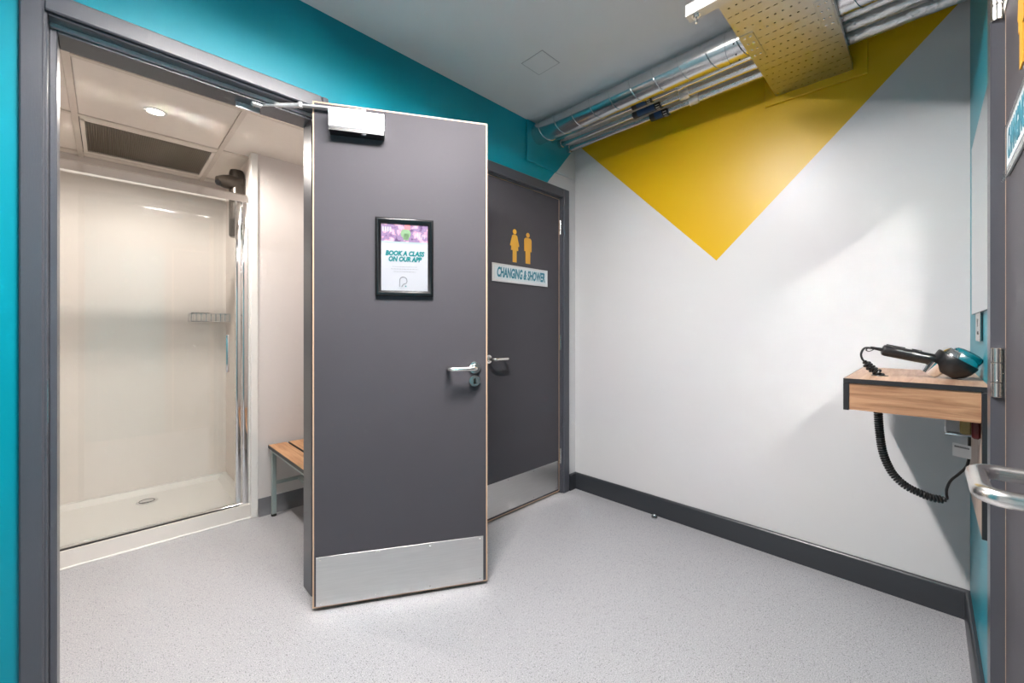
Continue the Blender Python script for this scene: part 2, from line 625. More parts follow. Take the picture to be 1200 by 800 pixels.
# suspended ceiling of the changing room: bars and tiles
c2 = thing('ceiling_2', (0, 2.8, ZC2), kind='structure')
bxs = [-0.727, -0.115, 0.478, 1.09]
bys = [2.335, 2.957, 3.565]
for x in bxs:
    obj('ceiling_bar', bx(x - 0.012, x + 0.012, YA2, YS, ZC2 - 0.004, ZC2 + 0.004), M['bar'], c2)
for y in bys:
    obj('ceiling_bar', bx(-0.75, 1.3, y - 0.012, y + 0.012, ZC2 - 0.0035, ZC2 + 0.004), M['bar'], c2)
ex = [-0.75] + bxs + [1.3]
ey = [YA2] + bys + [YS]
for i in range(len(ex) - 1):
    for j in range(len(ey) - 1):
        if ex[i] > 0.6 and ey[j] > 2.9:
            continue
        if i == 2 and j == 2:      # the grille takes this opening
            continue
        a, b = ex[i] + (0.0125 if i else 0), ex[i + 1] - 0.0125
        if b - a < 0.03:
            continue
        obj('ceiling_tile', bx(a, b, ey[j] + 0.0125, ey[j + 1] - 0.0125, ZC2 + 0.001, ZC2 + 0.015, bevel=0.002), M['tile'], c2)

# ------------------------------------------------------------------ skirtings
def skirting(name, poly_pts, along, a0, a1, m):
    return obj(name, MB().prism(poly_pts, along, a0, a1), m, kind='structure')


SK = 0.114
# profile (offset from wall, z) with an eased top edge
def sk_prof(sign, base, t=0.016, h=SK):
    return [(base, 0), (base + sign * t, 0), (base + sign * t, h - 0.012), (base + sign * (t - 0.003), h - 0.004), (base + sign * (t - 0.008), h), (base, h)]


# along Y on wall B: prism axis 1 wants (v,a,u) -> poly (u=z, v=x)
obj('baseboard_back', MB().prism([(z, x) for x, z in sk_prof(-1, XB)], 1, YC, YA), M['skirt'], kind='structure')
# along X on walls A and C: prism axis 0 -> (a,u=y,v=z)
obj('baseboard_left', MB().prism(sk_prof(-1, YA), 0, 2.322, XB - 0.016).add([], []), M['skirt'], kind='structure')
obj('baseboard_middle', MB().prism(sk_prof(-1, YA), 0, 0.668, 1.408), M['skirt'], kind='structure')
obj('baseboard_right', MB().prism(sk_prof(1, YC), 0, 1.535, XB - 0.016), M['skirt'], kind='structure')
obj('baseboard_nib', MB().prism([(YN, 0.02), (YN - 0.022, 0.0), (YN - 0.012, 0.022), (YN - 0.005, 0.045), (YN - 0.004, 0.105), (YN, 0.105)], 0, 0.653, 1.3), M['vinylup'], kind='structure')

# ------------------------------------------------------------------ door frames
def door_frame(name, x0, x1, top, arch, proj, wall_y, sgn, depth, rebate, stop, lip=0.012, arch_r=None, arch_t=None, stop_t=0.022, e=0.006, bv=0.004):
    """Architrave, lining and stop round an opening. sgn=+1 when the room is towards -Y."""
    t = thing(name, ((x0 + x1) / 2, wall_y, 0), kind='structure')
    s = sgn
    yo, yi = wall_y - s * proj, wall_y + s * depth
    arch_r, arch_t = arch_r or arch, arch_t or arch
    obj('architrave', bx(x0 - arch, x0 + e, yo, wall_y, 0, top + arch_t, bevel=bv), M['frame'], t)
    obj('architrave', bx(x1 - e, x1 + arch_r, yo, wall_y, 0, top + arch_t, bevel=bv), M['frame'], t)
    obj('architrave', bx(x0 + e, x1 - e, yo, wall_y, top - e, top + arch_t, bevel=bv), M['frame'], t)
    obj('lining', bx(x0, x0 + lip, wall_y, yi, 0, top, bevel=bv / 2), M['frame'], t)
    obj('lining', bx(x1 - lip, x1, wall_y, yi, 0, top, bevel=bv / 2), M['frame'], t)
    obj('lining', bx(x0 + lip, x1 - lip, wall_y, yi, top - lip, top, bevel=bv / 2), M['frame'], t)
    ys0, ys1 = wall_y + s * rebate, yi
    q = lip + stop
    obj('stop', bx(x0 + lip, x0 + q, ys0, ys1, 0, top - lip, bevel=bv / 2), M['frame'], t)
    obj('stop', bx(x1 - q, x1 - lip, ys0, ys1, 0, top - lip, bevel=bv / 2), M['frame'], t)
    obj('stop', bx(x0 + q, x1 - q, ys0, ys1, top - lip - stop_t, top - lip, bevel=bv / 2), M['frame'], t)
    return t


fr1 = door_frame('trim_2', D1L, D1R, DH, 0.040, 0.014, YA, 1, YA2 - YA, 0.05, 0.016, arch_r=0.020, arch_t=0.050)
obj('weather_strip', bx(D1L + 0.014, D1R - 0.014, YA + 0.040, YA + 0.0495, DH - 0.024, DH - 0.0125), M['alu'], fr1)
obj('strike_plate', bx(-0.1234, -0.1222, YA + 0.004, YA + 0.03, 0.86, 0.985), M['satin'], fr1)
fr2 = door_frame('trim_3', D2L, D2R, DH, 0.056, 0.014, YA, 1, YA2 - YA, 0.065, 0.016)
fr3 = door_frame('trim_4', D3N, D3F, DH, 0.052, 0.014, YC, -1, 0.1, 0.055, 0.016, e=0.012, bv=0.0)


# ------------------------------------------------------------------ door leaves
def lever(parent, fm, x, z, direction, proj=0.058, length=0.118, r=0.0092):
    """Return-to-door lever on a round rose; local frame of the leaf face (y<0 is the room)."""
    ob = MB().lathe((x, 0, z), (0, -1, 0), [(0, 0.027), (0.007, 0.027), (0.010, 0.025), (0.0105, 0.016), (0.016, 0.013)], 28).xf(fm)
    h = obj('lever_handle', ob, M['satin'], parent)
    pts = [(x, -0.008, z)]
    d = direction

    def arc(cx, cy, a0, a1, rad, n=7):
        for i in range(n + 1):
            a = a0 + (a1 - a0) * i / n
            pts.append((cx + d * rad * math.cos(a), cy - rad * math.sin(a), z))
    rb = 0.020
    arc(x + d * rb, -(proj - rb), PI, PI / 2, rb)
    arc(x + d * (length - rb), -(proj - rb), PI / 2, 0, rb)
    pts.append((x + d * length, -0.006, z))
    obj('grip', MB().tube(pts, r, 14).xf(fm), M['satin'], h)
    return h


def hinge(parent, fm, x, z0, z1, y=-0.006, r=0.0075):
    h = obj('hinge', bx(x - 0.002, x + 0.012, -0.0012, 0.03, z0, z1).xf(fm), M['satin'], parent)
    n = 3
    L = (z1 - z0)
    cuts = (0, 0.3, 0.7, 1.0)
    k = MB()
    for i in range(n):
        k.lathe((x, y, z0 + L * cuts[i]), (0, 0, 1), [(0.0006, r * 0.9), (0.0016, r), (L * (cuts[i + 1] - cuts[i]) - 0.0016, r), (L * (cuts[i + 1] - cuts[i]) - 0.0006, r * 0.9)], 16)
    obj('knuckle', k.xf(fm), M['satin'], h)
    return h


def leaf(name, org, ux, uy, width, z0, z1, thick, hinge_left, kick, label=None, lev=None, lever_proj=0.058, key=True, e=0.006):
    fm = frame_matrix(org, ux, uy)
    t = thing(name, fm @ Vector((0, 0, 0)), kind='structure', label=label)
    obj('leaf', bx(e, width - e, 0, thick, z0 + e, z1 - e).xf(fm), M['door'], t)
    lp = MB()
    lp.box(0, e, 0.0003, thick - 0.0003, z0, z1)
    lp.box(width - e, width, 0.0003, thick - 0.0003, z0, z1)
    lp.box(e, width - e, 0.0003, thick - 0.0003, z1 - e, z1)
    lp.box(e, width - e, 0.0003, thick - 0.0003, z0, z0 + e)
    obj('edge_lipping', lp.xf(fm), M['lip'], t, label='pale maple edge lipping')
    if kick:
        kp = obj('kick_plate', bx(kick[0], kick[1], -0.0015, 0, kick[2], kick[3], bevel=0.0002).xf(fm), M['steel'], t, label='brushed steel kick plate')
        w = kick[1] - kick[0]
        for i in range(4):
            for zz in (kick[2] + 0.012, kick[3] - 0.012):
                sm = MB().lathe((kick[0] + 0.015 + (w - 0.03) * i / 3, -0.0015, zz), (0, -1, 0), [(0, 0.0032), (0.0008, 0.0024)], 10)
                obj('screw', sm.xf(fm), M['satin'], kp)
    if lev:
        lever(t, fm, lev[0], lev[1], lev[2], lever_proj)
        if key:
            er = MB().lathe((lev[0], 0, lev[1] - 0.058), (0, -1, 0), [(0, 0.026), (0.006, 0.026), (0.009, 0.024), (0.0092, 0.012), (0.007, 0.011)], 26)
            k = obj('key_rose', er.xf(fm), M['satin'], t)
            obj('cylinder_lock', bx(lev[0] - 0.005, lev[0] + 0.005, -0.012, -0.005, lev[1] - 0.072, lev[1] - 0.046, bevel=0.003).xf(fm), M['head'], k)
    return t, fm


A1 = math.radians(-29.6)
U1 = (math.cos(A1), math.sin(A1), 0)
V1 = (-math.sin(A1), math.cos(A1), 0)
ORG1 = (0.5853, 1.7321, 0)
door1, F1 = leaf('door_1', ORG1, U1, V1, 0.714, 0.015, 2.05, 0.042, True, (0.013, 0.695, 0.020, 0.218),
                 'open charcoal door with framed poster, overhead closer and steel kick plate', (0.656, 0.966, -1))
door2, F2 = leaf('door_2', (1.482, YA + 0.02, 0), (1, 0, 0), (0, 1, 0), 0.760, 0.012, 2.045, 0.043, False, (0.02, 0.742, 0.030, 0.226),
                 'closed charcoal door with amber figures and a changing and shower sign', (0.100, 0.962, 1), key=False)
for z0, z1 in ((1.795, 1.896), (0.996, 1.098), (0.206, 0.309)):
    hinge(door2, F2, 0.766, z0, z1)
door3, F3 = leaf('door_3', (1.4565, YC - 0.008, 0), (-1, 0, 0), (0, -1, 0), 0.94, 0.012, 2.045, 0.043, True, None,
                 'grey door seen edge-on beside the shelf with lever handle and chrome hinges', (0.795, 0.955, -1), lever_proj=0.082, key=False, e=0.013)
for z0, z1 in ((1.842, 1.96), (0.976, 1.09), (0.2, 0.31)):
    hh = hinge(door3, F3, -0.002, z0, z1, y=-0.012, r=0.0095)
    if z0 > 1.5:
        obj('hinge_leaf', bx(0.004, 0.15, -0.003, 0, z0 + 0.006, z1 - 0.004, bevel=0.001).xf(F3), M['satin'], hh)

# door closer on the open leaf
cl = obj('door_closer', bx(0.066, 0.278, -0.052, 0, 1.935, 2.008, bevel=0.003).xf(F1), M['alu'], door1, label='silver overhead door closer')
obj('closer_base', bx(0.068, 0.276, -0.050, -0.001, 1.921, 1.9345).xf(F1), M['black'], cl)
obj('pivot_cap', MB().lathe((0.197, -0.036, 1.936), (0, 0, -1), [(0, 0.0125), (0.012, 0.0125), (0.017, 0.009), (0.019, 0.003)], 20).xf(F1), M['chrome'], cl)
pv = F1 @ Vector((0.197, -0.028, 2.008))
arm_z = 2.019
elbow = Vector((0.543, 1.742, arm_z))
foot = Vector((0.432, 1.853, 2.020))
am = MB().cyl(pv, pv + Vector((0, 0, 0.022)), 0.008, 14)
d = (elbow - pv)
d.z = 0
ln = d.length
d.normalize()
q = Matrix((d, Vector((-d.y, d.x, 0)), Vector((0, 0, 1)))).transposed().to_4x4()
q.translation = Vector((pv.x, pv.y, arm_z))
bar = MB().box(-0.008, ln + 0.008, -0.009, 0.009, -0.004, 0.004, bevel=0.002).xf(q)
am.add(bar.v, bar.f)
am.cyl(elbow + Vector((0, 0, -0.008)), elbow + Vector((0, 0, 0.010)), 0.0095, 14)
obj('arm', am, M['alu'], cl)
rod = MB().cyl(elbow, elbow + (foot - elbow) * 0.62, 0.0085, 14).cyl(elbow + (foot - elbow) * 0.6, foot, 0.0045, 12)
obj('arm', rod, M['alu'], cl)
brk = thing('closer_bracket', (0.40, 1.86, 2.03), 'grey steel closer bracket screwed under the head of the open doorway', 'bracket')
bk = MB().box(0.355, 0.437, 1.838, 1.892, 2.041, 2.0445, bevel=0.001).box(0.355, 0.437, 1.886, 1.890, 2.000, 2.041, bevel=0.001)
bk.box(0.40, 0.436, 1.843, 1.866, 2.012, 2.041, bevel=0.003)
obj('plate', bk, M['alu'], brk)
for x in (0.375, 0.417):
    obj('screw', MB().lathe((x, 1.886, 2.022), (0, -1, 0), [(0, 0.0045), (0.0015, 0.003)], 10), M['satin'], brk)

# ------------------------------------------------------------------ framed poster on the open leaf
po = thing('framed_poster', F1 @ Vector((0.357, 0, 1.275)), 'small black framed poster about booking a class on the open charcoal door', 'poster')
px0, px1, pz0, pz1 = 0.240, 0.476, 1.274, 1.600
fw = 0.023


def mitred_frame(x0, x1, z0, z1, w, prof):
    """Picture moulding; prof = [(inset from outer edge, height out of the wall)]"""
    mb = MB()
    n = len(prof)
    rings = []
    for (ins, h) in prof:
        rings.append([(x0 + ins, -h, z0 + ins), (x1 - ins, -h, z0 + ins), (x1 - ins, -h, z1 - ins), (x0 + ins, -h, z1 - ins)])
    vs = [p for r_ in rings for p in r_]
    fs = []
    for i in range(n - 1):
        for k in range(4):
            k2 = (k + 1) % 4
            fs.append([i * 4 + k, i * 4 + k2, (i + 1) * 4 + k2, (i + 1) * 4 + k])
    return mb.add(vs, fs)


obj('moulding', mitred_frame(px0, px1, pz0, pz1, fw, [(0, 0), (0, 0.012), (0.003, 0.016), (0.008, 0.018), (0.013, 0.016), (0.018, 0.011), (0.0215, 0.0105), (0.023, 0.0085), (0.023, 0.004)]).xf(F1), M['frameb'], po, smooth=50)
ix0, ix1, iz0, iz1 = px0 + 0.021, px1 - 0.021, pz0 + 0.021, pz1 - 0.021
sheet = obj('sheet', bx(ix0, ix1, -0.005, -0.002, iz0, iz1).xf(F1), M['paper'], po)
obj('picture', bx(ix0, ix1, -0.0056, -0.0051, iz1 - 0.076, iz1).xf(F1), M['print'], sheet)
gm = MB().lathe((0.362, -0.0056, iz1 - 0.042), (0, -1, 0), [(0, 0.021), (0.0003, 0.021)], 14)
gm.box(0.352, 0.374, -0.0059, -0.0056, iz1 - 0.068, iz1 - 0.042)
obj('green_patch', gm.xf(F1), M['ink_green'], sheet)
obj('coral_patch', bx(0.357, 0.381, -0.0062, -0.0057, iz1 - 0.024, iz1).xf(F1), M['ink_red'], sheet)
lt = MB()
for i in range(4):
    x = ix0 + 0.006 + i * 0.0098
    lt.box(x, x + 0.0062, -0.0060, -0.0056, iz1 - 0.036, iz1 - 0.016)
    lt.box(ix1 - 0.045 + i * 0.009, ix1 - 0.0425 + i * 0.009, -0.0060, -0.0056, iz1 - 0.060, iz1 - 0.034 - 0.004 * i)
obj('light_patch', lt.xf(F1), M['paper'], sheet, kind='stuff')
obj('teal_band', bx(ix0, ix1, -0.0058, -0.0051, iz1 - 0.081, iz1 - 0.076).xf(F1), mat('pale_teal_print', rgb(140, 168, 166), 0.7), sheet)
cxp = (ix0 + ix1) / 2
text('lettering', 'BOOK A CLASS', M['ink_teal'], sheet, textm(F1, cxp, -0.0056, 1.453), 0.027, 0.0003, 0.2, 0.0015, fit=0.160)
text('lettering', 'ON OUR APP', M['ink_teal'], sheet, textm(F1, cxp, -0.0056, 1.429), 0.027, 0.0003, 0.2, 0.0015, fit=0.136)
pr = MB()
rnd = random.Random(3)
for row, (zz, w) in enumerate(((1.398, 0.100), (1.388, 0.112), (1.377, 0.090))):
    x = cxp - w / 2
    while x < cxp + w / 2:
        l_ = rnd.uniform(0.004, 0.012)
        pr.box(x, min(x + l_, cxp + w / 2), -0.0056, -0.0051, zz - 0.0009, zz + 0.0009)
        x += l_ + 0.0022
obj('small_print', pr.xf(F1), M['ink_grey'], sheet, kind='stuff')
# open outline emblem: a rounded stroke with a leg and a dot
em = [(-0.015, -0.021), (-0.015, 0.006)]
for i in range(9):
    a = PI - PI * i / 8
    em.append((0.0 + 0.015 * math.cos(a), 0.006 + 0.015 * math.sin(a)))
em += [(0.015, 0.0), (0.011, -0.006), (0.002, -0.008), (-0.002, -0.013), (-0.007, -0.021)]
ecx, ecz = 0.352, 1.334
obj('emblem', MB().tube([(ecx + u, -0.0056, ecz + w) for u, w in em], 0.0011, 6).xf(F1), M['ink_dark'], sheet)
obj('emblem_dot', MB().lathe((ecx + 0.010, -0.0052, ecz - 0.018), (0, -1, 0), [(0, 0.003), (0.0006, 0.003)], 12).xf(F1), M['ink_teal'], sheet)


# ------------------------------------------------------------------ door signs and amber figures
def sign(name, fm, x0, x1, z0, z1, label, size, clips=False):
    t = thing(name, fm @ Vector(((x0 + x1) / 2, 0, z0)), label, 'sign', 'changing and shower door signs')
    obj('holder', bx(x0, x1, -0.004, 0, z0, z1, bevel=0.001).xf(fm), M['alu'], t)
    b = 0.014
    face = obj('face', bx(x0 + b * 1.2, x1 - b * 0.4, -0.0052, -0.004, z0 + b, z1 - b * 0.8).xf(fm), M['signbg'], t)
    text('lettering', 'CHANGING & SHOWER', M['sign_teal'], face, textm(fm, (x0 + x1) / 2 + 0.005, -0.0056, (z0 + z1) / 2 + 0.001), size, 0.0003, 0.2, 0.0032, fit=(x1 - x0) * 0.88)
    cm = MB()
    cm.box(x0 - 0.004, x0 + 0.006, -0.008, -0.004, z0 - 0.003, z1 + 0.003, bevel=0.001)
    cm.box(x0 + 0.006, x1, -0.007, -0.004, z0 - 0.003, z0 + 0.003, bevel=0.001)
    cm.box(x0 + 0.006, x1, -0.007, -0.004, z1 - 0.003, z1 + 0.003, bevel=0.001)
    cm.box(x1 - 0.006, x1 + 0.004, -0.008, -0.004, z0 - 0.003, z1 + 0.003, bevel=0.001)
    obj('rail', cm.xf(fm), M['alu'] if not clips else M['acrylic'], t)
    if clips:
        for i in range(3):
            c = bx(x0 + 0.004 + i * 0.014, x0 + 0.013 + i * 0.014, -0.012, -0.006, z0 - 0.012, z0 + 0.003, bevel=0.002)
            obj('clip', c.xf(fm), M['acrylic'], t)
    return t


sign('door_sign', F2, 1.613 - 1.482, 2.105 - 1.482, 1.424, 1.528, 'white and teal changing and shower sign under figures on the closed door by the corner', 0.080)
sign('door_sign', F3, 0.072, 0.564, 1.462, 1.566, 'white and teal changing and shower sign on the grey door beside the mirror', 0.080, True)


def disc(cx, cz, r, y0, y1, n=20):
    return MB().lathe((cx, y0, cz), (0, -1, 0), [(0, r), (y0 - y1, r)], n)


def figure(fm, cx, z0, h, woman):
    mb = MB()
    k = h / 0.2
    r = 0.0155 * k
    d_ = disc(cx, z0 + h - r, r, 0.0, -0.0025)
    mb.add(d_.v, d_.f)

    def pl(pts):
        full = [(cx + u * k, z0 + w * k) for u, w in pts] + [(cx - u * k, z0 + w * k) for u, w in reversed(pts)]
        mb.prism([(z, x) for x, z in full], 1, -0.0025, 0.0)
    if woman:
        pl([(0.012, 0.166), (0.021, 0.160), (0.0385, 0.102), (0.035, 0.097), (0.028, 0.098), (0.030, 0.072), (0.016, 0.072), (0.016, 0.0), (0.002, 0.0)])
    else:
        pl([(0.020, 0.166), (0.030, 0.160), (0.034, 0.150), (0.034, 0.080), (0.027, 0.078), (0.022, 0.084), (0.021, 0.0), (0.002, 0.0)])
    return mb.xf(fm)


for fm, x0, z0, lab in ((F2, 1.802 - 1.482, 1.553, 'amber cut-out woman and man figures above the sign on the closed door by the corner'),
                        (F3, 0.25, 1.62, 'amber cut-out woman and man figures on the grey door beside the mirror')):
    t = thing('restroom_pictogram', fm @ Vector((x0 + 0.06, 0, z0)), lab, 'sign', 'amber figures on the doors')
    obj('woman_figure', figure(fm, x0, z0, 0.205, True), M['amber'], t)
    obj('man_figure', figure(fm, x0 + 0.12, z0 + 0.004, 0.198, False), M['amber'], t)

# ------------------------------------------------------------------ shower
tr = thing('shower_tray', (0, 3.2, 0), 'low white shower tray with round drain behind the glass screen', 'shower tray')
X0, X1 = -0.748, 0.627
Yf, Yb = 2.872, YS - 0.001
rim = 0.05
tm = MB()
zr, zf = 0.084, 0.056
# outer box shell with a recessed sloping floor
o4 = [(X0, Yf), (X1, Yf), (X1, Yb), (X0, Yb)]
i4 = [(X0 + 0.04, Yf + rim), (X1 - 0.03, Yf + rim), (X1 - 0.03, Yb - 0.03), (X0 + 0.04, Yb - 0.03)]
j4 = [(X0 + 0.07, Yf + rim + 0.03), (X1 - 0.06, Yf + rim + 0.03), (X1 - 0.06, Yb - 0.06), (X0 + 0.07, Yb - 0.06)]
vs = [(x, y, 0.001) for x, y in o4] + [(x, y, zr) for x, y in o4] + [(x, y, zr) for x, y in i4] + [(x, y, zf) for x, y in j4]
fs = [[0, 1, 2, 3], [12, 13, 14, 15]]
for a in range(3):
    for k in range(4):
        k2 = (k + 1) % 4
        fs.append([a * 4 + k, a * 4 + k2, a * 4 + 4 + k2, a * 4 + 4 + k])
tm.add(vs, fs)
obj('basin', tm, M['tray'], tr, smooth=20)
dr = MB().lathe((0.177, 3.44, zf), (0, 0, 1), [(0, 0.052), (0.003, 0.052), (0.005, 0.046), (0.0052, 0.03), (0.004, 0.028)], 28)
dd = obj('drain', dr, M['chrome'], tr, label='round chrome drain cover')
obj('drain_slot', MB().tube([(0.177 + 0.037 * math.cos(a * PI / 12), 3.44 + 0.037 * math.sin(a * PI / 12), zf + 0.0052) for a in range(24)], 0.002, 6, closed=True), M['void'], dd)
beadpts = [(X0 + (X1 - X0) * i / 40, Yf - 0.003 + 0.002 * math.sin(i * 1.7), 0.003) for i in range(41)]
obj('sealant_bead', MB().tube(beadpts, 0.0055, 8), M['bead'], tr)

sc_ = thing('shower_screen', (0, 2.9, zr), 'glass sliding shower screen with chrome rails and bar handle', 'shower screen')
GY = 2.905
obj('bottom_rail', bx(X0, 0.60, GY - 0.016, GY + 0.016, zr, zr + 0.010, bevel=0.002), M['chrome'], sc_)
obj('seal', bx(X0, 0.56, GY - 0.020, GY - 0.0165, zr, zr + 0.007), M['seal'], sc_)
trail = MB().prism([(GY - 0.022, 1.898), (GY + 0.022, 1.898), (GY + 0.022, 1.938), (GY + 0.010, 1.948), (GY - 0.012, 1.948), (GY - 0.020, 1.940)], 0, X0, 0.602)
obj('top_rail', trail, M['chrome'], sc_)
obj('post', bx(0.576, 0.606, GY - 0.024, GY + 0.020, zr, 1.898, bevel=0.006, seg=3), M['chrome'], sc_)
obj('post', bx(0.545, 0.572, GY - 0.014, GY + 0.016, zr + 0.010, 1.898, bevel=0.005, seg=3), M['chrome'], sc_)
obj('wall_channel', bx(0.608, 0.6145, GY - 0.024, GY + 0.020, zr, 1.948), M['bead'], sc_)
obj('glass_pane', bx(-0.74, -0.031, GY + 0.006, GY + 0.012, zr + 0.010, 1.897), M['glass'], sc_)
obj('glass_door', bx(-0.03, 0.545, GY - 0.009, GY - 0.003, zr + 0.010, 1.897), M['glass'], sc_)
hz0, hz1, hx = 0.885, 1.105, 0.499
hb = MB().box(hx - 0.008, hx + 0.008, GY - 0.045, GY - 0.033, hz0, hz1, bevel=0.004, seg=2)
hd = obj('pull_bar', hb, M['chrome'], sc_)
for z in (hz0 + 0.018, hz1 - 0.018):
    obj('standoff', MB().cyl((hx, GY - 0.034, z), (hx, GY - 0.0095, z), 0.006, 12), M['chrome'], hd)

sh = thing('shower_riser', (0.585, 3.08, 1.7), 'pewter shower column with angled head above the glass screen', 'shower')
obj('column', MB().lathe((0.585, 3.08, 1.72), (0, 0, 1), [(0, 0.036), (0.01, 0.042), (0.40, 0.042), (0.42, 0.036)], 24), M['head'], sh)
obj('head', MB().lathe((0.60, 3.08, 2.065), (-1, -0.25, -0.16), [(0, 0.042), (0.06, 0.044), (0.095, 0.039), (0.128, 0.027), (0.132, 0.014)], 24), M['head'], sh)
hp = Vector((0.60, 3.08, 2.065)) + Vector((-1, -0.25, -0.16)).normalized() * 0.122 + Vector((0, -0.012, -0.012))
obj('nozzle', MB().lathe(hp, (-0.6, -0.5, -0.6), [(0, 0.017), (0.008, 0.017), (0.010, 0.012)], 18), M['black'], sh)
obj('wall_plate', bx(0.60, 0.628, 3.05, 3.30, 1.98, 2.10, bevel=0.006), M['head'], sh)

bs_ = thing('shower_basket', (0.52, 3.56, 1.19), 'small chrome wire basket in the corner inside the shower', 'basket')
bw = MB()
bx0, bx1, by0, by1, bz0, bz1 = 0.405, 0.622, 3.50, 3.655, 1.192, 1.248
for z in (bz0, bz1):
    rr_ = 0.0035 if z == bz1 else 0.0022
    bw.tube([(bx0, by0, z), (bx1, by0, z), (bx1, by1, z), (bx0, by1, z)], rr_, 6, closed=True)
for i in range(9):
    x = bx0 + (bx1 - bx0) * i / 8
    bw.tube([(x, by0, bz1), (x, by0, bz0), (x, by1, bz0), (x, by1, bz1)], 0.0016, 5)
for i in range(1, 5):
    y = by0 + (by1 - by0) * i / 5
    bw.tube([(bx0, y, bz1), (bx0, y, bz0), (bx1, y, bz0), (bx1, y, bz1)], 0.0016, 5)
obj('wire_frame', bw, M['chrome'], bs_)

# vent grille in the changing room ceiling
vg = thing('ceiling_vent', (0.185, 3.26, ZC2), 'bronze slatted vent grille in the tiled ceiling over the shower', 'vent')
vx0, vx1, vy0, vy1 = -0.1, 0.4655, 2.97, 3.552
fm_ = MB()
fb = 0.028
fm_.box(vx0, vx1, vy0, vy0 + fb + 0.02, ZC2 - 0.003, ZC2 + 0.006).box(vx0, vx1, vy1 - fb, vy1, ZC2 - 0.003, ZC2 + 0.006)
fm_.box(vx0, vx0 + fb * 0.6, vy0 + fb, vy1 - fb, ZC2 - 0.003, ZC2 + 0.006).box(vx1 - fb * 0.6, vx1, vy0 + fb, vy1 - fb, ZC2 - 0.003, ZC2 + 0.006)
obj('frame', fm_, M['tile'], vg)
sl = MB()
n = 58
for i in range(n):
    x = vx0 + fb * 0.6 + (vx1 - vx0 - fb * 1.2) * (i + 0.5) / n
    sl.prism([(ZC2 + 0.002, x - 0.003), (ZC2 + 0.002, x + 0.002), (ZC2 + 0.016, x + 0.006), (ZC2 + 0.016, x + 0.001)], 1, vy0 + fb, vy1 - fb)
o_ = obj('slat', sl, M['grille'], vg, kind='stuff')
obj('back_plate', bx(vx0 + 0.01, vx1 - 0.01, vy0 + 0.01, vy1 - 0.01, ZC2 + 0.018, ZC2 + 0.022), M['grille'], vg)

# downlights: one in view, plus a weaker unseen one added to brighten the nib wall
for lx, lab in ((0.168, 'round recessed downlight glowing in the tiled ceiling before the vent grille'), (0.90, 'added fill downlight in the changing room ceiling above the bench, unseen behind the open door')):
    dl = thing('downlight', (lx, 2.658 if lx < 0.5 else 2.08, ZC2), lab, 'light', 'changing room downlights')
    obj('bezel', MB().lathe((lx, dl.location.y, ZC2 + 0.001), (0, 0, -1), [(0, 0.045), (0.003, 0.044), (0.004, 0.034), (0.001, 0.031)], 32, cap=False), M['whiteplastic'], dl)
    obj('lens', MB().lathe((lx, dl.location.y, ZC2 + 0.0005), (0, 0, -1), [(0, 0.031), (0.0012, 0.030)], 32), M['lamp'], dl)
    ld = bpy.data.lights.new('downlight_beam', 'SPOT')
    ld.energy = SPOT_POWER if lx < 0.5 else 0.2 * SPOT_POWER
    ld.color = (1.0, 0.925, 0.855)
    ld.spot_size = math.radians(176)
    ld.spot_blend = 0.45
    ld.shadow_soft_size = 0.03
    lo = bpy.data.objects.new('downlight_beam', ld)
    link(lo, dl)
    lo.location = (0, 0, -0.012)

# ------------------------------------------------------------------ bench in the changing room
be = thing('changing_bench', (0.88, 2.4, 0), 'slatted wooden changing bench on a silver tube frame by the shower', 'bench')
by_0, by_1 = 1.99, 2.828
for x in (0.700, 0.814, 0.928):
    obj('slat', bx(x, x + 0.102, by_0, by_1, 0.412, 0.432, bevel=0.003), [M['benchw']], be)
    obj('end_cap', bx(x + 0.001, x + 0.101, by_1, by_1 + 0.002, 0.413, 0.431), M['edge'], be)
    obj('edge_band', bx(x - 0.0015, x, by_0, by_1, 0.413, 0.4315), M['edge'], be)
for x in (0.712, 0.995):
    obj('side_rail', bx(x, x + 0.025, by_0 + 0.02, by_1 - 0.01, 0.387, 0.412, bevel=0.003), M['benchs'], be)
    for y in (by_0 + 0.02, by_1 - 0.035):
        lg = obj('leg', bx(x, x + 0.025, y, y + 0.025, 0.012, 0.387, bevel=0.003), M['benchs'], be)
        obj('foot', MB().lathe((x + 0.0125, y + 0.0125, 0.0), (0, 0, 1), [(0, 0.015), (0.010, 0.015), (0.013, 0.012)], 14), M['rubber'], lg)
for y in (by_0 + 0.02, by_1 - 0.035):
    obj('cross_rail', bx(0.737, 0.995, y + 0.002, y + 0.022, 0.19, 0.21, bevel=0.003), M['benchs'], be)
    obj('cross_rail', bx(0.737, 0.995, y + 0.002, y + 0.022, 0.389, 0.410, bevel=0.003), M['benchs'], be)
obj('stretcher', bx(0.855, 0.877, by_0 + 0.042, by_1 - 0.033, 0.19, 0.21, bevel=0.003), M['benchs'], be)

